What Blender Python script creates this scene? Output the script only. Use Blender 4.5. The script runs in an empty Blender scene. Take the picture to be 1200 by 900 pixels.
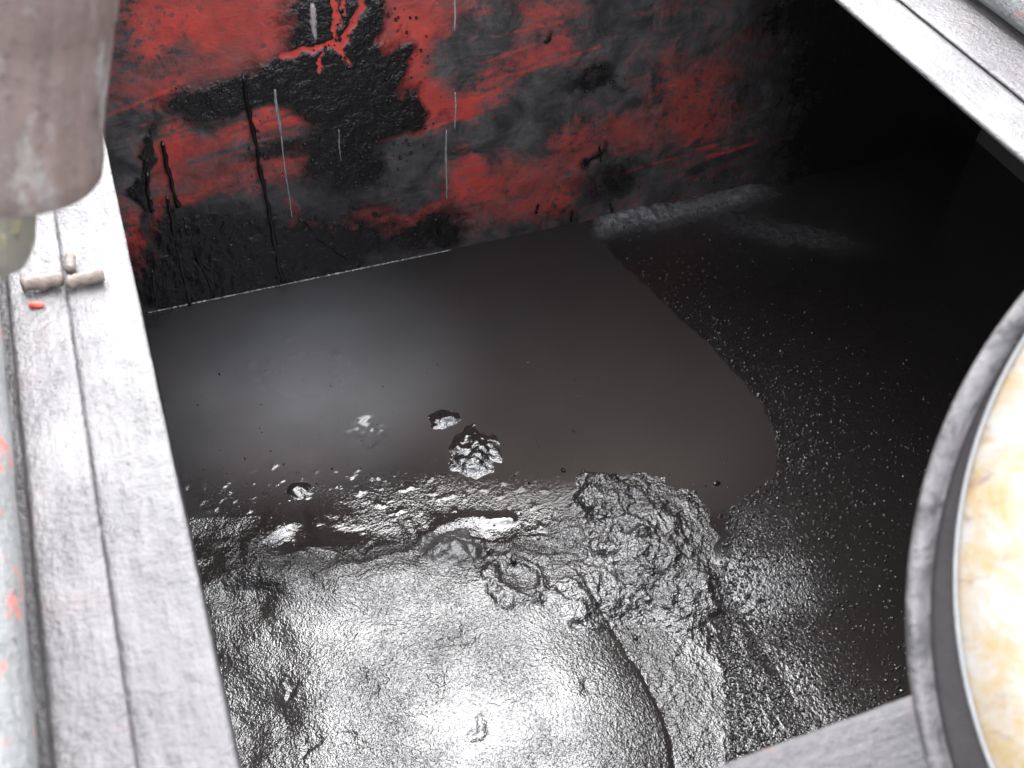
import bpy, math, random
import numpy as np
from mathutils import Matrix, Vector

# ------------------------------------------------------------------ camera, world, sun, exposure
scene = bpy.context.scene
# axes measured on the photograph: X right along the hatch front, Y away along its sides, Z up; deck top is z = 0
FOC = 1283.0
def _d(x, y):
    v = np.array([x - 600.0, 450.0 - y, -FOC]); return v / np.linalg.norm(v)
_Y = _d(-115, -947); _X = _d(5038, -643); _X = _X - _Y * (_X @ _Y); _X /= np.linalg.norm(_X); _Z = np.cross(_X, _Y)
ROT = np.array([_X, _Y, _Z]); CAM = np.array([0.0, 0.0, 1.2])
cd = bpy.data.cameras.new('camera'); cam = bpy.data.objects.new('camera', cd)
scene.collection.objects.link(cam)
cam.matrix_world = Matrix.Translation(CAM.tolist()) @ Matrix(ROT.tolist()).to_4x4()
cd.sensor_width = 36; cd.lens = FOC / 1200 * 36; cd.clip_start = 0.02; cd.clip_end = 200
cd.dof.use_dof = True; cd.dof.focus_distance = 2.75; cd.dof.aperture_fstop = 4.0
scene.camera = cam

SUN_EL, SUN_AZ = math.radians(58), math.radians(12)      # azimuth from +Y towards +X
world = bpy.data.worlds.new('World'); scene.world = world; world.use_nodes = True
wn = world.node_tree; bg = wn.nodes['Background']
sky = wn.nodes.new('ShaderNodeTexSky'); sky.sky_type = 'NISHITA'; sky.sun_disc = False
sky.sun_elevation = SUN_EL; sky.sun_rotation = SUN_AZ; sky.air_density = 1.0; sky.dust_density = 1.0
hs = wn.nodes.new('ShaderNodeHueSaturation'); hs.inputs['Saturation'].default_value = 0.22
wn.links.new(sky.outputs[0], hs.inputs['Color']); wn.links.new(hs.outputs[0], bg.inputs['Color'])
bg.inputs['Strength'].default_value = 0.13
sl = bpy.data.lights.new('sun', 'SUN'); sl.energy = 0.6; sl.angle = math.radians(65); sl.color = (1, 0.99, 0.98)
sun = bpy.data.objects.new('sun', sl); scene.collection.objects.link(sun)
sd = Vector((math.sin(SUN_AZ) * math.cos(SUN_EL), math.cos(SUN_AZ) * math.cos(SUN_EL), math.sin(SUN_EL)))
sun.rotation_euler = sd.to_track_quat('Z', 'Y').to_euler(); sun.location = sd * 8
vs = scene.view_settings; vs.view_transform = 'Standard'; vs.look = 'None'; vs.exposure = 3.65; vs.gamma = 1
vs.use_curve_mapping = False
scene.render.engine = 'CYCLES'
scene.cycles.use_denoising = True
scene.cycles.max_bounces = 8; scene.cycles.diffuse_bounces = 4; scene.cycles.glossy_bounces = 5
scene.cycles.sample_clamp_indirect = 30

# ------------------------------------------------------------------ survey helpers
def ray(px, py): return ROT @ np.array([px - 600.0, 450.0 - py, -FOC])
def onz(px, py, z):
    r = ray(px, py); return CAM + (z - CAM[2]) / r[2] * r
def ony(px, py, y):
    r = ray(px, py); return CAM + y / r[1] * r
def atd(px, py, depth):
    return CAM + ray(px, py) / FOC * depth
def chart(x, y, z):                                     # survey chart coordinates of points on a measured plane
    p = np.stack([x - CAM[0], y - CAM[1], z - CAM[2]], -1) @ ROT
    return 600 + FOC * p[..., 0] / -p[..., 2], 450 - FOC * p[..., 1] / -p[..., 2]

rng = np.random.default_rng(7); random.seed(7)
_perm = rng.permutation(512)
def perlin(x, y, seed=0):
    xi = np.floor(x).astype(int); yi = np.floor(y).astype(int); xf = x - xi; yf = y - yi
    u = xf ** 3 * (xf * (xf * 6 - 15) + 10); v = yf ** 3 * (yf * (yf * 6 - 15) + 10)
    def g(ix, iy, dx, dy):
        h = _perm[(_perm[(ix + seed * 17) & 511] + iy + seed * 31) & 511] * (2 * np.pi / 512) * 7
        return np.cos(h) * dx + np.sin(h) * dy
    a = g(xi, yi, xf, yf); b = g(xi + 1, yi, xf - 1, yf); c = g(xi, yi + 1, xf, yf - 1); d = g(xi + 1, yi + 1, xf - 1, yf - 1)
    return (a + u * (b - a) + v * (c - a + u * (a - b - c + d))) * 1.4
def fbm(x, y, oct=4, seed=0, gain=0.5):
    s = 0; a = 1.0; t = 0
    for o in range(oct):
        s = s + a * perlin(x * 2 ** o, y * 2 ** o, seed + o); t += a; a *= gain
    return s / t
def ridged(x, y, oct=3, seed=0):
    s = 0; a = 1.0; t = 0
    for o in range(oct):
        s = s + a * (1 - np.abs(perlin(x * 2 ** o, y * 2 ** o, seed + o)) * 2); t += a; a *= 0.5
    return s / t
def sstep(a, b, x):
    t = np.clip((x - a) / (b - a), 0, 1); return t * t * (3 - 2 * t)
def ell(a, b, cx, cy, rx, ry, ang=0, soft=0.5):
    c, s = math.cos(math.radians(ang)), math.sin(math.radians(ang))
    u = (a - cx) * c + (b - cy) * s; v = -(a - cx) * s + (b - cy) * c
    r = np.sqrt((u / rx) ** 2 + (v / ry) ** 2)
    return 1 - sstep(1 - soft, 1 + soft, r)
def segdist(a, b, pts):
    d = np.full(a.shape, 1e9)
    for (x0, y0), (x1, y1) in zip(pts[:-1], pts[1:]):
        L2 = (x1 - x0) ** 2 + (y1 - y0) ** 2
        t = np.clip(((a - x0) * (x1 - x0) + (b - y0) * (y1 - y0)) / L2, 0, 1)
        d = np.minimum(d, np.hypot(a - x0 - t * (x1 - x0), b - y0 - t * (y1 - y0)))
    return d

# ------------------------------------------------------------------ mesh helpers
def mesh_obj(name, verts, faces, mat, parent=None, smooth=True):
    me = bpy.data.meshes.new(name)
    if isinstance(verts, np.ndarray): verts = verts.tolist()
    if isinstance(faces, np.ndarray): faces = faces.tolist()
    me.from_pydata(verts, [], faces); me.update()
    if smooth: me.polygons.foreach_set('use_smooth', [True] * len(me.polygons))
    if mat: me.materials.append(mat)
    o = bpy.data.objects.new(name, me); scene.collection.objects.link(o)
    if parent: o.parent = parent
    return o
def attr(o, name, val):
    a = o.data.attributes.new(name, 'FLOAT', 'POINT'); a.data.foreach_set('value', np.asarray(val, dtype=np.float32).ravel())
def grid_faces(nu, nv, off=0, flip=False):
    i = np.arange(nu - 1)[:, None] * nv + np.arange(nv - 1)[None, :]; i = i.ravel() + off
    f = np.stack([i, i + nv, i + nv + 1, i + 1], 1)
    return f[:, ::-1] if flip else f
def tag(o, label=None, cat=None, group=None, kind=None):
    for k, v in (('label', label), ('category', cat), ('group', group), ('kind', kind)):
        if v: o[k] = v
    return o
def empty(name, loc=(0, 0, 0)):
    o = bpy.data.objects.new(name, None); o.location = loc; scene.collection.objects.link(o); return o
def box(name, x0, x1, y0, y1, z0, z1, mat, parent=None):
    v = [(x, y, z) for x in (x0, x1) for y in (y0, y1) for z in (z0, z1)]
    f = [(0, 1, 3, 2), (4, 6, 7, 5), (0, 4, 5, 1), (2, 3, 7, 6), (0, 2, 6, 4), (1, 5, 7, 3)]
    return mesh_obj(name, v, f, mat, parent, smooth=False)
def tube_data(pts, rads, n=10, closed=True):
    pts = [Vector(p) for p in pts]; V = []; F = []; m = len(pts)
    ref = Vector((0.31, 0.2, 0.93))
    for i, p in enumerate(pts):
        t = (pts[min(i + 1, m - 1)] - pts[max(i - 1, 0)]).normalized()
        s = t.cross(ref).normalized(); w = s.cross(t)
        for k in range(n):
            a = 2 * math.pi * k / n; V.append(p + (s * math.cos(a) + w * math.sin(a)) * rads[i])
    for i in range(m - 1):
        for k in range(n):
            a = i * n + k; b = i * n + (k + 1) % n; F.append((a, b, b + n, a + n))
    if closed:
        F.append(tuple(range(n))[::-1]); F.append(tuple(range((m - 1) * n, m * n)))
    return [tuple(v) for v in V], F
def lathe_data(profile, n=64, wob=0, seed=0):
    V = []; F = []; m = len(profile)
    r0 = random.Random(seed); ph = [r0.uniform(0, 6.28) for _ in range(4)]
    for k in range(n):
        a = 2 * math.pi * k / n
        w = 1 + wob * (math.sin(2 * a + ph[0]) + .6 * math.sin(3 * a + ph[1]) + .4 * math.sin(7 * a + ph[2]))
        for r, z in profile: V.append((r * w * math.cos(a), r * w * math.sin(a), z))
    for k in range(n):
        for i in range(m - 1):
            a = k * m + i; b = ((k + 1) % n) * m + i; F.append((a, b, b + 1, a + 1))
    return V, F

# ------------------------------------------------------------------ materials
class NT:
    def __init__(s, name):
        s.m = bpy.data.materials.new(name); s.m.use_nodes = True; s.t = s.m.node_tree
        s.b = s.t.nodes['Principled BSDF']
    def n(s, typ, ins=None, **kw):
        nd = s.t.nodes.new(typ)
        for k, v in kw.items(): setattr(nd, k, v)
        for k, v in (ins or {}).items(): s.put(nd.inputs[k], v)
        return nd
    def put(s, sock, v):
        if hasattr(v, 'links') or isinstance(v, bpy.types.NodeSocket): s.t.links.new(v, sock)
        else: sock.default_value = v
    def obj(s): return s.n('ShaderNodeTexCoord').outputs['Object']
    def noise(s, scale, detail=4, rough=0.6, vec=None, dist=0):
        return s.n('ShaderNodeTexNoise', {'Vector': vec if vec is not None else s.obj(), 'Scale': scale, 'Detail': detail, 'Roughness': rough, 'Distortion': dist}).outputs['Fac']
    def vec(s, sx, sy, sz):
        return s.n('ShaderNodeMapping', {'Vector': s.obj(), 'Scale': (sx, sy, sz)}).outputs[0]
    def ramp(s, v, stops):
        r = s.n('ShaderNodeValToRGB', {'Fac': v}); e = r.color_ramp.elements
        while len(e) < len(stops): e.new(0.5)
        for el, (p, c) in zip(e, stops):
            el.position = p; el.color = (c, c, c, 1) if isinstance(c, (int, float)) else (*c, 1)
        return r.outputs[0]
    def mix(s, f, a, b):
        m = s.n('ShaderNodeMix', data_type='RGBA'); s.put(m.inputs[0], f)
        for k, v in ((6, a), (7, b)):
            s.put(m.inputs[k], (*v, 1) if isinstance(v, tuple) and len(v) == 3 else v)
        return m.outputs[2]
    def math(s, op, a, b=0.0, c=None):
        m = s.n('ShaderNodeMath', operation=op); s.put(m.inputs[0], a); s.put(m.inputs[1], b)
        if c is not None: s.put(m.inputs[2], c)
        return m.outputs[0]
    def at(s, name): return s.n('ShaderNodeAttribute', attribute_name=name).outputs['Fac']
    def bump(s, h, dist, strength=1.0, prev=None):
        b = s.n('ShaderNodeBump', {'Height': h, 'Distance': dist, 'Strength': strength})
        if prev is not None: s.put(b.inputs['Normal'], prev)
        return b.outputs[0]
    def fin(s, **kw):
        for k, v in kw.items():
            k = {'Color': 'Base Color', 'IOR': 'IOR'}.get(k, k.replace('_', ' '))
            s.put(s.b.inputs[k], (*v, 1) if isinstance(v, tuple) and len(v) == 3 else v)
        return s.m

def mat_sludge(name='black_sludge', ior=1.68, fine=1.0):
    t = NT(name); g = t.at('grain'); ro = t.at('rough'); du = t.at('haze_tint'); cr = t.at('crust'); ma = t.at('matte')
    n1 = t.noise(105, 2, 0.5); n2 = t.noise(210, 2, 0.6)
    mod = t.ramp(t.noise(6, 4, 0.6), [(0.3, 0.45), (0.7, 1.0)])
    g = t.math('MULTIPLY', g, mod)
    b = t.bump(n1, 0.0085, g); b = t.bump(n2, 0.0040 * fine, g, b)
    dn = t.math('MULTIPLY', du, t.ramp(t.noise(3.5, 4, 0.5), [(0.2, 0.5), (0.8, 1.0)]))
    cn = t.math('MULTIPLY', cr, t.ramp(t.noise(42, 7, 0.8), [(0.3, 0.1), (0.66, 1.0)]))
    col = t.mix(ma, (0.0105, 0.0090, 0.0084), t.mix(t.noise(4, 5, .6), (0.0200, 0.0168, 0.0156), (0.0275, 0.0232, 0.0216)))
    col = t.mix(dn, col, (0.14, 0.137, 0.137)); col = t.mix(cn, col, (0.17, 0.165, 0.165))
    r = t.math('ADD', ro, t.math('MULTIPLY', t.noise(14, 4), 0.04)); r = t.math('ADD', r, t.math('MULTIPLY', cn, 0.5))
    sp = t.math('SUBTRACT', 0.5, t.math('MULTIPLY', ma, 0.43))
    return t.fin(Color=col, Roughness=r, IOR=ior, Normal=b, Specular_IOR_Level=sp)
def mat_wall():
    t = NT('tarred_red_paint_shaded'); rho = t.at('redness'); tar_shade = t.at('tar')
    rot = t.n('ShaderNodeMapping', {'Vector': t.obj(), 'Rotation': (0, math.radians(-20), 0), 'Scale': (1, 1, 5)}).outputs[0]
    fine = t.noise(24, 6, 0.72, dist=0.4); spk = t.noise(120, 3, 0.6); brush = t.noise(7, 6, 0.72, rot, .5); mid = t.noise(8, 6, 0.7, dist=.9)
    c_ = lambda n, k: t.math('MULTIPLY', t.math('SUBTRACT', n, 0.5), k)
    v = rho
    for n_, k_ in ((fine, .7), (spk, .45), (brush, .8), (mid, .8)): v = t.math('ADD', v, c_(n_, k_))
    spots = t.ramp(t.noise(46, 4, 0.6), [(0.54, 0.0), (0.66, 1.0)]); patch = t.ramp(t.noise(5, 3, 0.6), [(0.4, 0.0), (0.6, 1.0)])
    v = t.math('SUBTRACT', v, t.math('MULTIPLY', t.math('MULTIPLY', spots, patch), 0.6))
    f = t.ramp(v, [(0.22, 0.0), (0.55, .38), (0.98, 1.0)])
    red = t.mix(t.ramp(t.noise(5, 5, 0.7), [(0.3, 0.0), (0.7, 1.0)]), (0.24, 0.029, 0.023), (0.52, 0.052, 0.036))
    film = t.mix(t.ramp(mid, [(.35, 0.0), (.65, 1.0)]), (0.016, 0.015, 0.015), (0.082, 0.079, 0.079))
    film = t.mix(t.ramp(brush, [(.42, 0.0), (.66, .5)]), film, (0.022, 0.021, 0.021))
    tw = t.math('ADD', tar_shade, c_(fine, .9)); tw = t.math('ADD', tw, c_(mid, .7))
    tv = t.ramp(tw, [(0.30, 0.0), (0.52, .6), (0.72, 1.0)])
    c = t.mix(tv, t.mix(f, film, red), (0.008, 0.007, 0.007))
    r = t.math('SUBTRACT', 0.5, t.math('MULTIPLY', tv, 0.26))
    bs = t.math('ADD', 0.3, t.math('MULTIPLY', tv, 0.7))
    b = t.bump(t.noise(60, 4, 0.6), 0.006, bs); b = t.bump(t.noise(28, 3, 0.6, t.vec(1, 1, .5)), 0.010, bs, b); b = t.bump(brush, .006, .4, b)
    return t.fin(Color=c, Roughness=r, IOR=1.5, Normal=b)
def mat_greasy(name, base=0.05, tint=(1.05, 0.97, 0.97), axis='y', rust=0.0, rough=0.3, spec=1.45, grime=0.0):
    t = NT(name)
    sc = {'y': (1, .12, 1), 'x': (.12, 1, 1)}[axis]
    scr = t.noise(60, 5, 0.7, t.vec(*sc)); bl = t.noise(7, 6, 0.7); sp = t.noise(95, 4, 0.65); sp2 = t.noise(38, 5, 0.7)
    smear = t.noise(9, 5, 0.65, t.vec(*{'y': (1, .25, 1), 'x': (.25, 1, 1)}[axis]), .6)
    c = t.mix(smear, tuple(base * 0.55 * k for k in tint), tuple(base * 1.45 * k for k in tint))
    c = t.mix(t.math('MULTIPLY', t.ramp(scr, [(0.45, 0.0), (0.75, 1.0)]), 0.5), c, tuple(base * 1.9 * k for k in tint))
    zone = t.ramp(t.noise(4, 4, 0.65), [(0.40, 0.4), (0.62, 1.0)])
    dirt = t.math('MULTIPLY', t.ramp(sp, [(0.53, 0.0), (0.62, .9)]), t.ramp(sp2, [(0.42, 0.0), (0.58, 1.0)]))
    dirt = t.math('MULTIPLY', dirt, zone)
    c = t.mix(dirt, c, (0.02, 0.018, 0.02))
    if grime: c = t.mix(t.math('MULTIPLY', t.ramp(t.noise(16, 6, 0.75, dist=.7), [(.45, 0.0), (.6, 1.0)]), grime), c, (.02, .018, .018))
    rs = t.math('MULTIPLY', t.ramp(t.noise(13, 5, 0.75), [(0.57, 0.0), (0.66, 1.0)]), rust)
    c = t.mix(rs, c, (0.30, 0.05, 0.03))
    r = t.math('ADD', rough - 0.12, t.math('MULTIPLY', sp2, 0.3))
    b = t.bump(sp2, 0.006, t.math('MULTIPLY', zone, .9)); b = t.bump(scr, 0.004, 0.7, b); b = t.bump(sp, 0.007, t.math('MULTIPLY', zone, .8), b)
    return t.fin(Color=c, Roughness=r, IOR=spec, Normal=b)
def mat_lid_face():
    t = NT('rusted_bright_plate')
    n = t.noise(8, 7, 0.78, dist=0.9); n2 = t.noise(34, 6, 0.78, t.vec(.5, 1, 1), .5)
    c = t.mix(t.ramp(n, [(0.42, 0.0), (0.6, 1.0)]), (0.20, 0.19, 0.178), (0.19, 0.132, 0.058))
    c = t.mix(t.ramp(n2, [(0.55, 0.0), (0.68, 1.0)]), c, (0.075, 0.05, 0.045))
    return t.fin(Color=c, Roughness=0.5, Normal=t.bump(n2, 0.003, 0.6))
def mat_nozzle(name, c0, c1, c2):
    t = NT(name); n = t.noise(7, 5, 0.65, t.vec(1, 1, .45)); n2 = t.noise(22, 4, 0.7, t.vec(1, 1, .5))
    c = t.mix(t.ramp(n, [(0.35, 0.0), (0.65, 1.0)]), c0, c1)
    c = t.mix(t.math('MULTIPLY', t.ramp(n2, [(0.54, 0.0), (0.68, 1.0)]), .7), c, c2)
    c = t.mix(t.math('MULTIPLY', t.ramp(t.noise(60, 5, .7), [(.55, 0.0), (.7, 1.0)]), .6), c, (.02, .017, .016))
    stre = t.noise(40, 5, .7, t.vec(1, 1, .06)); c = t.mix(t.math('MULTIPLY', t.ramp(stre, [(.5, 0.0), (.7, 1.0)]), .2), c, tuple(k * 2.2 for k in c0))
    return t.fin(Color=c, Roughness=0.36, Normal=t.bump(stre, .003, .5, t.bump(t.noise(30, 5), 0.005, 0.7)))
def mat_plain(name, col, rough=0.5, metal=0.0, bump=0.0, scale=60, ior=1.5):
    t = NT(name); n = t.noise(scale, 4, 0.65)
    c = t.mix(n, tuple(k * 0.7 for k in col), tuple(min(1, k * 1.3) for k in col))
    kw = dict(Color=c, Roughness=rough, Metallic=metal, IOR=ior)
    if bump: kw['Normal'] = t.bump(n, bump)
    return t.fin(**kw)
M_SL = mat_sludge(); M_MOUND = mat_sludge('grainy_sludge', 1.75, 1.3); M_WALL = mat_wall()
M_ANGLE = mat_greasy('greasy_steel_strip', 0.053)
M_ANGX_SHADE = mat_greasy('greasy_steel_strip_shaded', 0.034, axis='x', rust=.15, rough=.45, spec=1.4)  # darker copy of the strip steel: the lid's shadow put into its colour
M_OUT = mat_greasy('greasy_deck_steel', 0.055, rust=0.05)
M_PIPE = mat_greasy('worn_painted_pipe', 0.09, (1.0, 1.0, 0.98), rust=0.9, rough=0.4)
M_DECK = mat_greasy('deck_plate_steel', 0.035)
M_TAR = mat_plain('glossy_tar', (0.007, 0.006, 0.006), 0.07, bump=0.001, scale=160)
M_SIDE = mat_plain('sooty_tank_steel', (0.04, 0.038, 0.037), 0.6, bump=0.003)
M_RUST = mat_plain('rusty_iron', (0.10, 0.075, 0.062), 0.7, bump=0.004, scale=90)
M_GREY = mat_greasy('grimy_grey_rim', 0.075, rough=.4, grime=.92)
M_DARK = mat_plain('dark_channel_steel', (0.020, 0.018, 0.018), 0.7, bump=0.004, scale=28, ior=1.2)
M_FOAM = mat_plain('dried_scum', (0.5, 0.5, 0.49), 0.5, bump=0.002, scale=200)

# ------------------------------------------------------------------ dimensions
ZL = -1.2; YW = 2.754; XL = -0.100; XR = 3.1; YF = 0.2         # sludge level, inner faces of the tank
OX0, OX1, OY0, OY1 = -0.054, 1.605, 0.409, 2.45                 # hatch opening

# ------------------------------------------------------------------ back wall
def axis(*parts):
    out = [np.arange(a, b, s) for a, b, s in parts]; out.append(np.array([parts[-1][1]])); return np.concatenate(out)
xs = axis((XL, 2.1, .005), (2.1, XR, .03)); zs = axis((ZL - .1, -.032, .005))
WX, WZ = np.meshgrid(xs, zs, indexing='ij')
A, B = chart(WX, np.full_like(WX, YW), WZ)
wa = A + 30 * fbm(WX * 7, WZ * 7, 5, 3, .5); wb = B + 24 * fbm(WX * 7, WZ * 7, 5, 11, .5)
rho = 0.24 + 0.25 * fbm(WX * 6, WZ * 6, 4, 21)
RHO = [(1.0, 250, 25, 140, 55, 0), (.38, 135, 60, 22, 70, 0), (.45, 190, 75, 40, 14, -20), (.8, 180, 112, 50, 22, -10), (.15, 150, 185, 26, 70, 0),
       (.1, 300, 290, 170, 65, -10), (1.0, 205, 185, 36, 28, 0), (.85, 300, 150, 95, 13, -14), (.62, 320, 185, 100, 22, -8), (.6, 255, 205, 50, 20, 0),
       (1, 480, 65, 58, 80, 20), (1, 475, 130, 40, 45, 0), (1, 545, 122, 60, 26, -25), (.95, 605, 78, 60, 20, -32), (1, 666, 55, 34, 20, 8),
       (.9, 640, 12, 70, 20, -10), (.2, 536, 62, 26, 38, 0), (.1, 480, 185, 60, 32, -15), (.1, 580, 165, 85, 28, -25), (.1, 625, 112, 60, 22, -25), (.15, 585, 30, 25, 22, 0),
       (.92, 805, 103, 48, 34, 0), (1, 808, 147, 32, 22, 0), (.95, 672, 165, 34, 22, -15), (.95, 615, 215, 58, 30, -8), (.85, 585, 245, 60, 14, -12),
       (.9, 735, 162, 28, 20, -10), (.9, 490, 252, 48, 11, -15), (.9, 550, 208, 26, 30, 0), (.95, 650, 232, 26, 18, 0), (.85, 425, 262, 34, 8, -15), (.8, 375, 268, 40, 7, -12),
       (.95, 155, 290, 10, 45, -12), (.9, 186, 255, 9, 32, 18), (.85, 218, 232, 32, 8, -18), (.8, 337, 258, 7, 20, 0), (.8, 180, 305, 8, 16, 20),
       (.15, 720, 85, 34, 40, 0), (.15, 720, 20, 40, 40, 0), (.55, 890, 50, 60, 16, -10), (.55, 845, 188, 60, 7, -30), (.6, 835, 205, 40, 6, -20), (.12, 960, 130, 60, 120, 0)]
for val, cx, cy, rx, ry, an in RHO:
    if val > .5: val *= .66 if cx > 560 else .93  # reds on the right dulled: film plus shading put into their colour
    w = ell(wa, wb, cx, cy, rx, ry, an, 0.75); rho = rho + (val - rho) * w
tar_shade = 0.12 + 0.2 * fbm(WX * 10, WZ * 10, 3, 41)
TAU = [(1, 280, 112, 92, 22, -12), (1, 350, 92, 50, 30, 0), (1, 412, 105, 62, 64, 0), (1, 440, 128, 45, 24, 10), (1, 476, 133, 14, 14, 0), (1, 378, 42, 48, 58, 0), (1, 428, 18, 26, 26, 30),
       (1, 466, 74, 22, 9, -45), (1, 168, 195, 7, 52, 5), (.85, 405, 190, 50, 36, 0), (.8, 330, 300, 180, 46, -12), (.85, 235, 295, 80, 56, 0), (.9, 185, 345, 30, 20, 0),
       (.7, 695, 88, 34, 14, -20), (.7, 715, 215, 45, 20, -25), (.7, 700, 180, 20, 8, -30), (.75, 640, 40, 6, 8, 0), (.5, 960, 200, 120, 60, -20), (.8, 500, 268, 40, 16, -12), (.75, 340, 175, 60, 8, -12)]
for val, cx, cy, rx, ry, an in TAU:
    w = ell(wa, wb, cx, cy, rx, ry, an, 0.75); tar_shade = tar_shade + (val - tar_shade) * w
tar_shade = np.maximum(tar_shade, 1.0 * sstep(740, 1050, A + 60 * fbm(WX * 5, WZ * 5, 3, 44)))  # right side blackened: shade under the deck painted in like tar
for pts, wd in [([(392, -8), (393, 57)], 4.5), ([(398, 52), (414, 26), (430, -6)], 5), ([(334, 66), (362, 58), (395, 52)], 5), ([(394, 52), (408, 70)], 5), ([(377, 55), (372, 84)], 3), ([(402, 2), (399, 30)], 2)]:
    w = 1 - sstep(wd * .15, wd * 1.25, segdist(A + 9 * fbm(WX * 22, WZ * 22, 4, 5), B + 9 * fbm(WX * 22, WZ * 22, 4, 15), pts) + 3.5 * fbm(WX * 40, WZ * 40, 3, 25)); rho = rho + (1.25 - rho) * w; tar_shade = tar_shade * (1 - w)
for k in range(46):                                             # wiping strokes through the film, rising to the right
    r_ = random.Random(900 + k); cx, cy = r_.choice([(320, 150), (330, 175), (540, 170), (610, 130), (840, 190), (880, 170), (570, 60), (260, 120)])
    cx += r_.gauss(0, 45); cy += r_.gauss(0, 18); L = r_.uniform(25, 70); an = math.radians(r_.uniform(-26, -12))
    w = 1 - sstep(.8, 2.6, segdist(A + 5 * fbm(WX * 12, WZ * 12, 2, k), B, [(cx - L * math.cos(an), cy - L * math.sin(an)), (cx + L * math.cos(an), cy + L * math.sin(an))]))
    rho = rho + r_.choice([-.3, -.25, .3]) * w
rel = 0.007 * sstep(.4, .8, tar_shade) * (.6 + .8 * fbm(WX * 22, WZ * 14, 4, 51)) + .0025 * fbm(WX * 14, WZ * 14, 4, 61)
rel += 0.010 * sstep(.5, .75, tar_shade) * sstep(235, 270, B) * sstep(560, 480, A) * ridged(WX * 26, WZ * 16, 3, 71) * .5
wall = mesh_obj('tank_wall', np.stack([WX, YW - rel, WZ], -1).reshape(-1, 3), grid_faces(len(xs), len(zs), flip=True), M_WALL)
attr(wall, 'redness', rho); attr(wall, 'tar', tar_shade)  # tar value also holds the painted shade on the right side
tag(wall, 'red painted back wall of the tank smeared with black tar, shade painted in at the right', 'wall', kind='structure')
def on_wall(px, py, off=0.004):
    p = ony(px, py, YW); return (p[0], YW - off, p[2])
RUNS = [([(284, 86), (292, 130), (303, 190), (314, 240), (322, 290), (331, 328)], 4.2), ([(189, 164), (197, 200), (209, 240)], 3.6), ([(196, 228), (203, 270), (214, 320), (221, 356)], 3.0),
        ([(217, 262), (232, 300), (247, 335), (254, 352)], 3.0), ([(172, 200), (174, 232), (178, 246)], 3.2), ([(352, 255), (372, 280), (404, 303)], 2.0), ([(702, 168), (703, 188)], 1.6),
        ([(630, 237), (628, 248)], 2.2), ([(670, 243), (669, 258)], 1.8), ([(715, 235), (717, 252), (722, 258)], 2.0), ([(510, 255), (514, 272)], 3.0), ([(178, 315), (181, 350)], 2.4)]
for pts, r in RUNS:
    P = []; R_ = []
    for i in range(len(pts) - 1):
        for k in range(6):
            f = k / 6; a, b = pts[i], pts[i + 1]
            P.append(on_wall(a[0] + (b[0] - a[0]) * f + random.uniform(-1.3, 1.3), a[1] + (b[1] - a[1]) * f, .006)); R_.append(r * .0017 * random.uniform(.55, 1.35))
    P.append(on_wall(*pts[-1], .006)); R_.append(r * .0017 * 1.6); R_[0] *= .5
    V, F = tube_data(P, R_, 8); mesh_obj('tar_run', V, F, M_TAR, wall)

# ------------------------------------------------------------------ other tank faces and the deck
tag(box('side_wall', XL - .02, XL, YF - .02, YW + .02, ZL - .1, -.034, M_SIDE), kind='structure')
tag(box('right_wall', XR, XR + .02, YF - .02, YW + .02, ZL - .1, -.034, M_SIDE), kind='structure')
tag(box('front_wall', XL, XR, YF - .02, YF, ZL - .1, -.034, M_SIDE), kind='structure')
hx0, hx1, hy0, hy1 = OX0 - .02, OX1 + .05, OY0 - .03, OY1 + .05
dx0, dx1, dy0, dy1 = -1.0, 3.5, -.7, 3.3
V = []; F = []
for z in (-.012, -.032):
    for x in (dx0, hx0, hx1, dx1):
        for y in (dy0, hy0, hy1, dy1): V.append((x, y, z))
q = lambda i, j: i * 4 + j
for i in range(3):
    for j in range(3):
        if (i, j) == (1, 1): continue
        f = (q(i, j), q(i + 1, j), q(i + 1, j + 1), q(i, j + 1)); F.append(f); F.append(tuple(k + 16 for k in f[::-1]))
for a, b in (((1, 1), (2, 1)), ((2, 1), (2, 2)), ((2, 2), (1, 2)), ((1, 2), (1, 1)), ((3, 0), (0, 0)), ((3, 3), (3, 0)), ((0, 3), (3, 3)), ((0, 0), (0, 3))):
    F.append((q(*a), q(*b), q(*b) + 16, q(*a) + 16))
tag(mesh_obj('deck', V, F, M_DECK, smooth=False), kind='structure')

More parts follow.
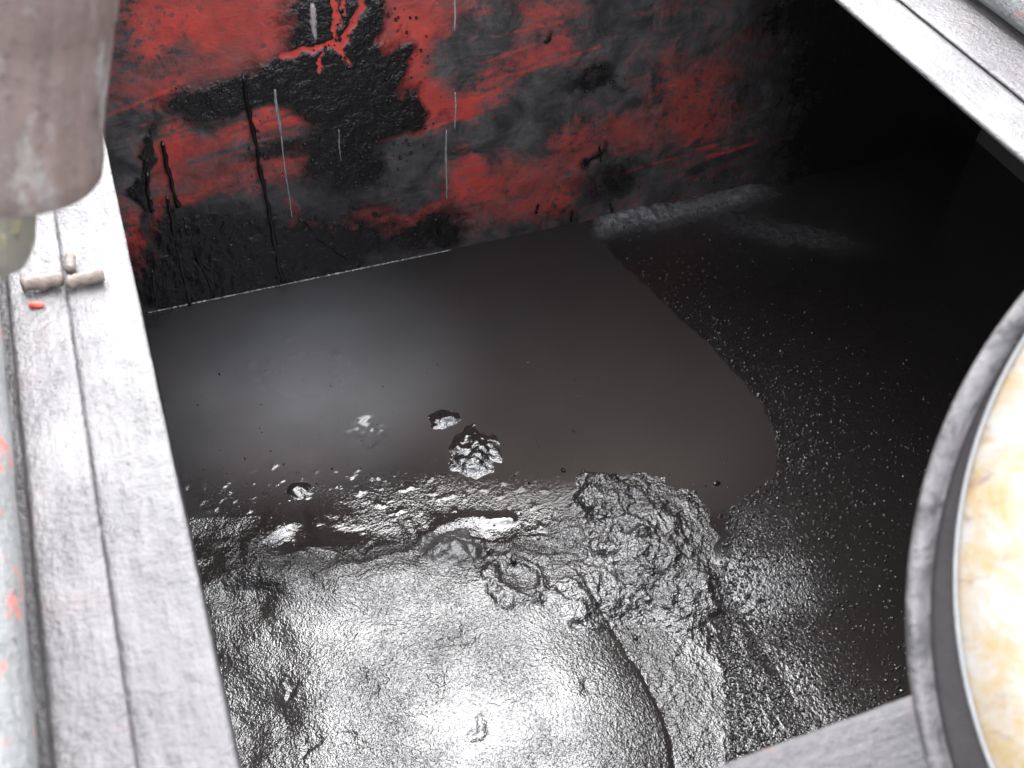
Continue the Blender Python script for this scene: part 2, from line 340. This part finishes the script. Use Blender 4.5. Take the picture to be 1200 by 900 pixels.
# ------------------------------------------------------------------ sludge
gx = axis((XL, 1.75, .0046), (1.75, XR, .02)); gy = axis((YF, .75, .02), (.75, 2.15, .0046), (2.15, YW, .007))
GX, GY = np.meshgrid(gx, gy, indexing='ij')
def field(GX, GY):
    A, B = chart(GX, GY, np.full_like(GX, ZL))
    wa = A + 16 * fbm(GX * 6, GY * 6, 4, 101); wb = B + 12 * fbm(GX * 6, GY * 6, 4, 111)
    # the thick sheet spread by the stream, with its rounded right edge
    edge = np.interp(B, [560, 700, 745, 790, 830, 870, 900, 1000], [640, 690, 722, 752, 772, 784, 790, 800]) + 5 * fbm(GX * 10, GY * 10, 3, 131)
    t = edge - A
    sheet = sstep(625, 700, wb) * (t > 0)
    ledge = np.interp(B, [600, 660, 700, 760, 820, 900], [285, 290, 305, 330, 345, 330]) + 34 * fbm(GX * 7, GY * 7, 4, 133)
    tl = ledge - A
    lside = sstep(-25, 25, tl) * sstep(600, 660, B)
    h = sheet * (.006 * np.clip(t / 5, 0, 1) + .050 * (1 - np.clip(1 - t / 120, 0, 1) ** 2))
    h += sheet * (.003 * fbm(GX * 7, GY * 7, 2, 141) + .0007 * fbm(GX * 22, GY * 22, 3, 151) + .0035 * fbm(GX * 3.5, GY * 3.5, 2, 143))
    # ground to the right of the sheet falls away
    right = sstep(-4, 8, A - edge) * sstep(590, 660, B)
    rb = np.clip(A - edge, 0, 170) * .0024
    h -= .075 * rb * sstep(640, 720, B)
    h += (.0045 * fbm(GX * 48, GY * 48, 3, 191) + .006 * fbm(GX * 12, GY * 12, 3, 193)) * right * sstep(230, 20, A - edge) * sstep(620, 720, B)
    h -= .15 * sstep(560, 680, B) * .0023 * (np.sqrt((np.clip(tl + 20, -300, 120)) ** 2 + 400) + np.clip(tl + 20, -300, 120)) * .5
    # crumpled skin along the front of the pool
    band = np.exp(-((wb + 45 * fbm(GX * 3.2, GY * 2.5, 3, 77) - (655 + .0 * (A - 450))) / 30) ** 2) * sstep(230, 300, A) * sstep(720, 640, A)
    h += band * (.018 * ridged(GX * 10 + 1.6 * fbm(GX * 7, GY * 7, 2, 7), GY * 9 + 4 * GX + 1.6 * fbm(GX * 6, GY * 6, 2, 8), 4, 161) + .006)
    sprinkle = ell(wa, wb, 470, 590, 260, 45, 5, .6)
    h += .010 * sprinkle * np.clip(fbm(GX * 30, GY * 30, 3, 171) - .22, 0, 1)
    # folds by the left side
    u = (A - 345) * .94 + (B - 660) * .3
    h += .011 * ell(wa, wb, 345, 660, 60, 62, 15, .5) * (np.sin(u / 8.5 + 3 * fbm(GX * 8, GY * 8, 2, 9)) * .5 + .8)
    h -= .014 * ell(wa, wb, 300, 712, 40, 16, 10, .6); h -= .012 * ell(wa, wb, 315, 860, 40, 40, 0, .7)
    h += .016 * ell(A, B, 440, 690, 60, 22, -20, .9)
    # a dent ring and the ridge running to it
    d = np.hypot((A + 34 * fbm(GX * 9, GY * 9, 4, 103, .6) - 602) / 30, (B + 34 * fbm(GX * 9, GY * 9, 4, 113, .6) - 692) / 32)
    h += .012 * np.exp(-((d - 1) / .22) ** 2) - .008 * np.exp(-(d / .6) ** 2)
    h += .008 * np.exp(-(segdist(wa, wb, [(378, 690), (430, 672), (478, 660), (492, 632), (540, 612), (600, 606)]) / 6) ** 2)
    d2 = np.hypot((A + 14 * fbm(GX * 18, GY * 18, 4, 17) - 433) / 17, (B + 14 * fbm(GX * 18, GY * 18, 4, 27) - 507) / 14)
    h += -.014 * np.exp(-d2 ** 2 * 1.0) + .0012 * np.exp(-d2) * fbm(GX * 60, GY * 60, 2, 13)
    for (cx, cy) in [(395, 416), (336, 398), (293, 426), (318, 424)]:
        h += .003 * np.exp(-(np.hypot(A - cx, (B - cy) * 1.2) / 5) ** 2)
    for k in range(12):
        r_ = random.Random(50 + k); cx, cy = r_.uniform(330, 700), r_.uniform(720, 890)
        w2 = A + 22 * fbm(GX * 16, GY * 16, 3, 700 + k); w3 = B + 22 * fbm(GX * 16, GY * 16, 3, 720 + k)
        h -= .005 * ell(w2, w3, cx, cy, r_.uniform(3, 9), r_.uniform(6, 14), 30, .9)
    # smooth pool, with the low step of its right shore
    shore = np.interp(B, [262, 300, 340, 400, 440, 480, 520, 550, 575, 600], [690, 722, 765, 830, 868, 900, 914, 914, 898, 850])
    pool = sstep(0, 5, shore + 9 * fbm(GX * 12, GY * 12, 4, 3) - A) * sstep(620, 590, B) * sstep(250, 262, B)
    h -= .0012 * pool
    # bank of dried scum against the wall
    bank = np.exp(-((wb * .5 + B * .5 - np.interp(A, [690, 780, 880, 960], [264, 249, 226, 222])) / 13) ** 2) * sstep(688, 712, A) * sstep(930, 860, A)
    bank2 = ell(wa, wb, 930, 275, 75, 14, 10, .7)
    h += .022 * bank * (.7 + .8 * fbm(GX * 30, GY * 30, 3, 19)) + .006 * bank2 * (1 + fbm(GX * 20, GY * 20, 3, 9))
    left_haze = ell(A, B, 360, 440, 190, 95, -8, .95)
    near = sstep(190, 0, A - edge) * sstep(640, 740, B)
    outside = sstep(0, 14, A - shore) * sstep(245, 300, B)
    grain = .03 + .54 * sheet * (1 - .3 * lside) + .75 * right * near + .75 * band + .14 * sprinkle + .25 * ell(A, B, 250, 640, 60, 110, 0, .6)
    grain += .16 * outside + .25 * ell(A, B, 260, 350, 130, 34, -12, .6)
    grain = np.where(pool > .5, np.minimum(grain, .015 + .14 * sprinkle + .5 * band), grain) + .7 * np.clip(bank + bank2, 0, 1)
    rough = .06 + .2 * left_haze + .10 * outside * (1 - right) + .06 * sheet * (1 - .6 * band) + .05 * right
    grain += .12 * np.exp(-d2 ** 2 * .7)
    haze_tint = .82 * ell(A, B, 335, 440, 135, 90, -8, .98) + .12 * left_haze  # pale reflected haze painted into the sludge colour
    crust = np.clip(.95 * bank + .22 * bank2 + .10 * ell(A, B, 900, 250, 160, 45, 0, .9), 0, 1)
    matte = pool * ell(A, B, 690, 430, 260, 190, 10, .35)
    return h, np.clip(grain, 0, 1.2), rough, haze_tint, A, B, crust, matte
H, grain, rough, haze_tint, SA, SB, crust, matte = field(GX, GY)
H += .0010 * fbm(GX * 5, GY * 5, 2, 201) * sstep(620, 560, SB)
sl_o = mesh_obj('sludge', np.stack([GX, GY, ZL + H], -1).reshape(-1, 3), grid_faces(len(gx), len(gy)), M_SL)
attr(sl_o, 'grain', grain); attr(sl_o, 'rough', rough); attr(sl_o, 'haze_tint', haze_tint); attr(sl_o, 'crust', crust); attr(sl_o, 'matte', matte)
tag(sl_o, 'black glossy sludge filling the tank', 'sludge', kind='structure')
def heap(name, px0, px1, py0, py1, fn, label, cat, gr=.9, ro=.16, step=.0042, group=None, mat=M_SL):
    c = np.array([onz(x, y, ZL) for x in (px0, px1) for y in (py0, py1)])
    x = np.arange(c[:, 0].min(), c[:, 0].max(), step); y = np.arange(c[:, 1].min(), c[:, 1].max(), step)
    X, Y = np.meshgrid(x, y, indexing='ij'); h, g, r, d, a, b = field(X, Y)[:6]
    m = fn(X, Y, a, b); keep = m > 0.0010
    z = ZL + h - .003 + m
    F = grid_faces(len(x), len(y)); k = keep.ravel(); F = F[k[F].any(1)]
    used = np.unique(F); idx = np.full(k.size, -1); idx[used] = np.arange(len(used))
    Vv = np.stack([X, Y, z], -1).reshape(-1, 3)[used]
    cen = Vv.mean(0); cen[2] = ZL
    o = mesh_obj(name, Vv - cen, idx[F], mat); o.location = cen.tolist()
    attr(o, 'grain', np.full(len(used), gr)); attr(o, 'rough', np.full(len(used), ro)); attr(o, 'haze_tint', np.zeros(len(used))); attr(o, 'crust', np.zeros(len(used))); attr(o, 'matte', np.zeros(len(used)))
    return tag(o, label, cat, group)
def mound(X, Y, a, b):
    wa = a + 40 * fbm(X * 7, Y * 7, 5, 301, .6); wb = b + 34 * fbm(X * 7, Y * 7, 5, 311, .6)
    m = np.maximum.reduce([ell(wa, wb, 745, 645, 62, 52, 30, .95), .9 * ell(wa, wb, 708, 597, 27, 28, 0, .8), .7 * ell(wa, wb, 700, 690, 50, 36, -10, .9), .6 * ell(wa, wb, 805, 690, 34, 40, 40, .8)])
    return .060 * m * (.7 + .35 * ridged(X * 9, Y * 9, 4, 321)) + .015 * m * fbm(X * 20, Y * 22, 4, 331) + .008 * m ** .7 * fbm(X * 58, Y * 58, 3, 341)
heap('sludge_mound', 600, 870, 530, 770, mound, 'lumpy grainy heap of black sludge rising beside the shiny sheet', 'sludge mound', 0.65, .07, .0034, None, M_MOUND)
def clod(cx, cy, rx, ry, hgt, seed, fr=22):
    def fn(X, Y, a, b):
        wa = a + rx * .8 * fbm(X * 14, Y * 14, 3, seed); wb = b + ry * .8 * fbm(X * 14, Y * 14, 3, seed + 9)
        m = ell(wa, wb, cx, cy, rx, ry, 0, .9)
        return hgt * m * (.9 + .3 * fbm(X * fr, Y * fr, 2, seed + 20))
    return fn
G = 'sludge clods breaking the surface'
heap('sludge_clod', 525, 590, 500, 565, clod(556, 530, 20, 21, .022, 411, 40), 'glinting knobbly sludge lump above the row of crumpled skin', 'sludge clod', .3, .05, .003, G)
heap('sludge_clod', 498, 542, 470, 508, clod(520, 491, 13, 8, .016, 421, 40), 'small shiny sludge scrap, highest up of the clods in the pool', 'sludge clod', .25, .05, .003, G)
heap('sludge_clod', 495, 565, 620, 680, clod(530, 650, 24, 18, .034, 431), 'dull dark round clod set in the crumpled bright skin', 'sludge clod', .5, .45, .003, G)
heap('sludge_clod', 335, 372, 560, 590, clod(353, 575, 11, 8, .014, 441, 40), 'tiny glinting flake of sludge left of the pool lumps', 'sludge clod', .25, .05, .003, G)

# grit and bubbles lying on the sludge: far too many to count
def grit(name, n, pick, mat, label, rlo, rhi):
    V = []; F = []
    ring = [(math.cos(2 * math.pi * k / 7), math.sin(2 * math.pi * k / 7)) for k in range(7)]
    pts = [];
    while len(pts) < n:
        a, b = pick()
        pts.append(onz(a, b, ZL))
    P = np.array(pts); hh = field(P[:, 0].copy(), P[:, 1].copy())[0]
    for (x, y, _), h in zip(pts, hh):
        if not (XL + .01 < x < XR - .02 and YF + .02 < y < YW - .02): continue
        r = rlo + (rhi - rlo) * random.random() ** 3; sx = random.uniform(.7, 1.3); o = len(V); z = ZL + h; tx, ty = random.gauss(0, .12), random.gauss(0, .12)
        for rr, zz in ((1, -.2), (.86, .38), (.45, .72)):
            for c, s in ring: V.append((x + c * r * rr * sx, y + s * r * rr / sx, z + r * (zz + (tx * c + ty * s) * rr * 2.5)))
        V.append((x + tx * r, y + ty * r, z + r * .82))
        for j in range(2):
            for k in range(7):
                k2 = (k + 1) % 7; F.append((o + j * 7 + k, o + j * 7 + k2, o + j * 7 + 7 + k2, o + j * 7 + 7 + k))
        for k in range(7): F.append((o + 14 + k, o + 14 + (k + 1) % 7, o + 21))
    return tag(mesh_obj(name, V, F, mat, smooth=False), label, 'grit', kind='stuff')
def pick_right():
    while True:
        b = random.uniform(265, 890); sh = np.interp(b, [262, 340, 400, 480, 550, 600, 700, 900], [700, 765, 830, 900, 914, 850, 840, 860])
        a = sh + abs(random.gauss(0, 120)) * random.choice([.25, 1, 1, 1.6])
        dens = np.interp(b, [260, 400, 520, 700, 900], [.12, .35, .7, 1, 1]) * np.interp(a, [900, 1000, 1200], [1, .8, .3])
        if random.random() < dens: return a, b
grit('grit', 8000, pick_right, M_TAR, 'glinting grit and bubbles scattered over the dark sludge on the right', .0012, .0062)
def pick_left():
    r = random.random()
    if r < .75: return random.gauss(480, 130), random.gauss(590, 28)
    return random.uniform(230, 700), random.uniform(420, 620)
grit('froth_specks', 420, pick_left, M_TAR, 'small glossy bubbles along the edge of the smooth pool', .0012, .005)

def pick_mound():
    a, b = random.gauss(745, 48), random.gauss(655, 42)
    return a, b
grit('sludge_crumbs', 500, pick_mound, M_TAR, 'wet crumbs of sludge strewn on and around the grainy heap', .003, .011)

# scum line where the sludge meets the wall
P = []; R_ = []
for i in range(300):
    a = 174 + (526 - 174) * i / 299; b = 369 + (288.5 - 369) * i / 299; p = onz(a, b, ZL)
    P.append((p[0], YW - .010, ZL + .004 + .0012 * math.sin(i * 1.7))); R_.append(.0003 + .0034 * max(0, random.random() - .15) ** 1.5 * (1 if i < 215 else .6))
V, F = tube_data(P, R_, 6)
tag(mesh_obj('scum_line', V, F, M_FOAM), 'thin pale line of dried scum where sludge meets the red wall', 'scum line')

# ------------------------------------------------------------------ hatch frame
frame = empty('hatch_frame', (0, 0, 0))
tag(frame, 'greasy grey steel frame of flat strips round the tank opening', 'hatch frame')
def strip(name, x0, x1, y0, y1, zt, th, mat, amp=.0012, step=.008, parent=frame, seed=0, wave=0.0):
    nx = max(3, int((x1 - x0) / step) + 1); ny = max(3, int((y1 - y0) / step) + 1)
    x = np.linspace(x0, x1, nx); y = np.linspace(y0, y1, ny); X, Y = np.meshgrid(x, y, indexing='ij')
    e = np.minimum(np.minimum(X - x0, x1 - X), np.minimum(Y - y0, y1 - Y))
    z = zt + amp * fbm(X * 22, Y * 22, 4, seed) - .0018 * np.exp(-e / .004)
    lump = np.clip(fbm(X * 30, Y * 30, 3, seed + 40) - .28, 0, 1) * .012
    z = z + lump
    Xw = X + wave * fbm(X * 0 + seed, Y * 9, 3, seed + 3); Yw = Y + wave * fbm(X * 9, Y * 0 + seed, 3, seed + 5)
    V = np.stack([Xw, Yw, z], -1).reshape(-1, 3); F = grid_faces(nx, ny).tolist()
    per = [i * ny for i in range(nx)] + [(nx - 1) * ny + j for j in range(1, ny)] + [i * ny + ny - 1 for i in range(nx - 2, -1, -1)] + [j for j in range(ny - 2, 0, -1)]
    lo = V[per].copy(); lo[:, 2] = zt - th; n0 = len(V); V = np.concatenate([V, lo]); m = len(per)
    for k in range(m):
        k2 = (k + 1) % m; F.append([per[k], n0 + k, n0 + k2, per[k2]])
    F.append([n0 + k for k in range(m)][::-1])
    return mesh_obj(name, V, F, mat, parent)
strip('inner_strip', -.160, OX0, OY0 - .11, OY1 + .11, 0, .0115, M_ANGLE, seed=1, step=.006, wave=.0012)
strip('inner_strip', OX1, 1.735, OY0 - .11, OY1 + .11, 0, .0115, M_ANGLE, seed=2, step=.008, wave=.0012)
strip('inner_strip', OX0 + .001, OX1 - .001, OY0 - .115, OY0, 0, .0115, M_ANGX_SHADE, seed=3, step=.008, wave=.0012)
strip('inner_strip', OX0 + .001, OX1 - .001, OY1, OY1 + .11, 0, .0115, M_ANGX_SHADE, seed=4, step=.02)
strip('outer_strip', -.248, -.1602, -.2, OY1 + .3, -.0015, .01, M_OUT, seed=5, step=.007, amp=.002, wave=.001)
strip('outer_strip', 1.752, 1.90, -.2, OY1 + .3, -.003, .0085, M_OUT, seed=6, step=.01, amp=.002, wave=.001)
box('inner_lip', OX0 - .012, OX0 - .005, OY0 - .02, OY1, -.05, -.0118, M_DARK, frame)
# pipes running along both sides
def pipe(name, x, z, r, y0, y1, label, mat, seed):
    n = 28; V = []; F = []; m = 120
    o = empty(name, (x, y0, z)); tag(o, label, 'pipe', 'pipes beside the hatch frame')
    for i in range(m):
        y = (y1 - y0) * i / (m - 1)
        for k in range(n):
            a = 2 * math.pi * k / n; rr = r * (1 + .02 * math.sin(3 * a + i * .13 + seed) + .012 * math.sin(i * .7 + 2 * a)); V.append((rr * math.cos(a), y, rr * math.sin(a)))
    for i in range(m - 1):
        for k in range(n):
            a = i * n + k; b = i * n + (k + 1) % n; F.append((a, a + n, b + n, b))
    F.append(tuple(range(n))); F.append(tuple(range((m - 1) * n, m * n))[::-1])
    mesh_obj('tube', V, F, mat, o)
    return o
pipe('pipe', -.312, .047, .060, -.2, 2.6, 'round worn grey pipe with orange paint flecks along the left side', M_PIPE, 1)
pipe('pipe', 1.955, .045, .055, -.2, 2.9, 'round scuffed pipe along the far right of the deck', M_PIPE, 4)
pipe('pipe', 2.10, .045, .055, -.2, 2.9, 'second scuffed pipe, outermost at the right corner', M_PIPE, 7)

# rusty pin lying over the seam of the left strip
pin = empty('hinge_pin', tuple(onz(80, 328, 0))); tag(pin, 'rusty iron hinge pin lying across the seam of the left strip', 'hinge pin')
def bar(name, a, b, r, mat, seed):
    pa, pb = onz(*a, .012), onz(*b, .012); pa = pa - np.array(pin.location); pb = pb - np.array(pin.location); rr = random.Random(seed)
    pts = [pa + (pb - pa) * k / 8 + np.array([0, rr.uniform(-.002, .002), rr.uniform(-.001, .001)]) for k in range(9)]
    V, F = tube_data(pts, [r * rr.uniform(.85, 1.05) for _ in pts], 6); return mesh_obj(name, V, F, mat, pin)
bar('bar', (26, 334), (73, 327), .013, M_RUST, 1); bar('bar', (79, 331), (121, 322), .012, M_RUST, 2); bar('stub', (82, 299), (82, 317), .009, M_RUST, 3)
M_CHIP = mat_plain('orange_paint_chip', (0.5, 0.05, 0.03), .5)
p = onz(43, 357, .003); V, F = tube_data([p + np.array([-.012, .002, 0]), p, p + np.array([.01, -.004, 0])], [.003, .006, .003], 6)
tag(mesh_obj('paint_chip', V, F, M_CHIP), 'small bright orange paint chip below the rusty pin', 'paint chip')

# ------------------------------------------------------------------ hanging hose end, upper left
M_NZ = mat_nozzle('rust_brown_casing', (0.10, 0.072, 0.064), (0.058, 0.049, 0.046), (0.16, 0.155, 0.15))
M_BR = mat_nozzle('tarnished_brass', (0.13, 0.12, 0.085), (0.085, 0.080, 0.068), (0.45, 0.36, 0.13))
base = atd(-14, 196, 1.18); top = atd(-14, -330, 0.94)
ax = Vector((top - base).tolist()).normalized(); hose = empty('hose_end', tuple(base))
hose.rotation_euler = ax.to_track_quat('Z', 'Y').to_euler()
tag(hose, 'rust brown cylindrical hose end with yellowish spigot hanging over the left strip', 'hose end')
u = 1.18 / FOC
V, F = lathe_data([(0, -.004), (60 * u, -.003), (112 * u, .0), (121 * u, .004), (126 * u, .012), (127 * u, .03), (124 * u, .06), (125 * u, .10), (128 * u, .16), (128 * u, .185), (131 * u, .19), (131 * u, .30), (128 * u, .31), (128 * u, .5), (118 * u, .53), (60 * u, .56), (0, .56)], 72, .003, 5)
mesh_obj('casing', V, F, M_NZ, hose)
V, F = lathe_data([(0, -.128), (30 * u, -.125), (46 * u, -.112), (53 * u, -.09), (54 * u, -.06), (53 * u, -.005), (53 * u, -.0005)], 48, .006, 8)
mesh_obj('spigot', V, F, M_BR, hose)
V, F = tube_data([(0, 0, .555), (0, 0, .7), (.02, .01, .9), (.08, .03, 1.2), (.2, .05, 1.6)], [.05] * 5, 16); mesh_obj('hose', V, F, M_DARK, hose)

# ------------------------------------------------------------------ round lid tilted open over the front right corner
M_LID = mat_lid_face(); M_EDGE = mat_plain('bright_worn_edge', (0.14, 0.14, 0.14), .35, bump=.002)
LD = 0.98; k = LD / FOC; lc = atd(1654, 722, LD)
lid = empty('round_lid', tuple(lc)); n_ = Vector((CAM - atd(1330, 640, LD)).tolist()).normalized()
lx = Vector(ROT[:, 0].tolist()); lx = (lx - n_ * lx.dot(n_)).normalized(); ly = n_.cross(lx)
lid.location = Vector(lc.tolist()) + lx * 170 * k - ly * 51 * k
lid.rotation_euler = Matrix((lx, ly, n_)).transposed().to_euler()
tag(lid, 'round steel lid with dark rim and rusty white face tilted over the corner', 'lid')
Rr = 736 * k; Ri = 676 * k; OFF = (8 * k, 50 * k)
def ring(name, prof, mat, wob=.0, off=(0, 0)):
    V, F = lathe_data(prof, 160, wob, 3); return mesh_obj(name, [(x + off[0], y + off[1], z) for x, y, z in V], F, mat, lid)
ring('rim', [(Rr - 34 * k, -.012), (Rr - 4 * k, -.012), (Rr, -.004), (Rr + 1 * k, .004), (Rr - 4 * k, .012), (Rr - 10 * k, .016), (Rr - 18 * k, .014), (Rr - 25 * k, .006), (Rr - 28 * k, .001), (Rr - 33 * k, -.002)], M_GREY, .0012)
ring('channel', [(Rr - 35 * k, -.008), (Rr - 29 * k, -.0005), (Rr - 40 * k, -.002), (Rr - 60 * k, .0), (Rr - 150 * k, .0)], M_DARK, .0012)
ring('edge_bead', [(Ri + 3 * k, -.004), (Ri + 3 * k, .005), (Ri + 1 * k, .0075), (Ri - 2 * k, .007), (Ri - 3 * k, .003)], M_EDGE, .0012, OFF)
ring('face', [(Ri - 2.5 * k, .001), (Ri - 3 * k, .0045), (Ri - 120 * k, .006), (Ri - 260 * k, .010), (60 * k, .012), (0.0, .012)], M_LID, .0012, OFF)
ring('back_plate', [(Rr - 33.6 * k, -.0125), (Rr * .5, -.014), (0, -.014)], M_DARK)

# stay holding the lid up from behind
_up = (Vector((0, 0, 1)) - n_ * n_.z).normalized(); _c = Vector(lid.location)
_t = _c + _up * .35 - n_ * .014; _inv = Matrix((lx, ly, n_))
V, F = tube_data([_inv @ (Vector((_t.x + .05, _t.y, -.012)) - _c), _inv @ (_t - _c)], [.011, .011], 10)
mesh_obj('prop_stay', V, F, M_RUST, lid)

# ------------------------------------------------------------------ motion streaks of falling drops, built as still strands of water
def mat_water():
    t = NT('streak_water'); return t.fin(Color=(.62, .64, .66), Roughness=.2, Transmission_Weight=.88, IOR=1.33)
M_WAT = mat_water()
DR = [((323, 105), (328, 160), 2.6, 'tapering pale water dribble over the black smear, left of the middle'), ((329, 160), (342, 254), 1.5, 'thin streak of falling drops below the pale dribble, ending above the scum line'),
      ((365, 4), (370, 47), 4.6, 'widest pale water dribble at the top beside the red splash'), ((397, 152), (399, 190), 1.1, 'faint short streak of falling drops right of the pale dribble'),
      ((532, -6), (534, 36), 1.7, 'thin water dribble at the top edge over red paint'), ((533, 108), (534, 152), 1.7, 'water dribble halfway down the red patch'), ((524, 152), (522, 236), 2.0, 'long water dribble ending just above the pool')]
for a, b, r, lab in DR:
    pa, pb = ony(*a, 2.45), ony(*b, 2.45); x = .5 * (pa[0] + pb[0]); n = 14
    pts = [(x + .0012 * math.sin(i * .5 + a[0]), 2.45, pa[2] + (pb[2] - pa[2]) * i / (n - 1)) for i in range(n)]
    rad = [r * .0018 * random.uniform(.7, 1.15) * (.25 + .75 * math.sin(math.pi * min(1, (i + .6) / n) ** .8) ** .5) for i in range(n)]
    V, F = tube_data(pts, rad, 10); tag(mesh_obj('drop_streak', V, F, M_WAT), lab, 'streak', 'streaks of falling drops built as water strands')

# ------------------------------------------------------------------ glossy tar droplets stuck to the wall
V = []; F = []; rr = random.Random(33)
CL = [(450, 110, 40, 50, 170), (415, 190, 50, 28, 170), (250, 115, 35, 12, 90), (390, 40, 14, 35, 40), (300, 300, 90, 30, 120), (715, 95, 22, 12, 14), (470, 15, 20, 10, 14), (480, 262, 40, 12, 30), (860, 225, 70, 14, 60), (305, 190, 10, 60, 30)]
for cx, cy, sx, sy, n in CL:
    for _ in range(n):
        p = on_wall(rr.gauss(cx, sx * .7), rr.gauss(cy, sy * .7), .004)
        if p[2] < ZL + .01: continue
        r = .0014 + .0044 * rr.random() ** 3; o = len(V)
        for q_, d in ((1, -.006 / r), (.8, .5), (.4, .85)):
            for k in range(6):
                a = k * math.pi / 3; V.append((p[0] + r * q_ * math.cos(a), p[1] - r * d, p[2] + r * q_ * math.sin(a) * 1.3))
        V.append((p[0], p[1] - r, p[2]))
        for j in range(2):
            for k in range(6): k2 = (k + 1) % 6; F.append((o + j * 6 + k, o + j * 6 + k2, o + j * 6 + 6 + k2, o + j * 6 + 6 + k))
        for k in range(6): F.append((o + 12 + k, o + 12 + (k + 1) % 6, o + 18))
tag(mesh_obj('tar_droplets', V, F, M_TAR), 'tiny glossy tar droplets spattered over the red wall', 'tar droplets', kind='stuff')
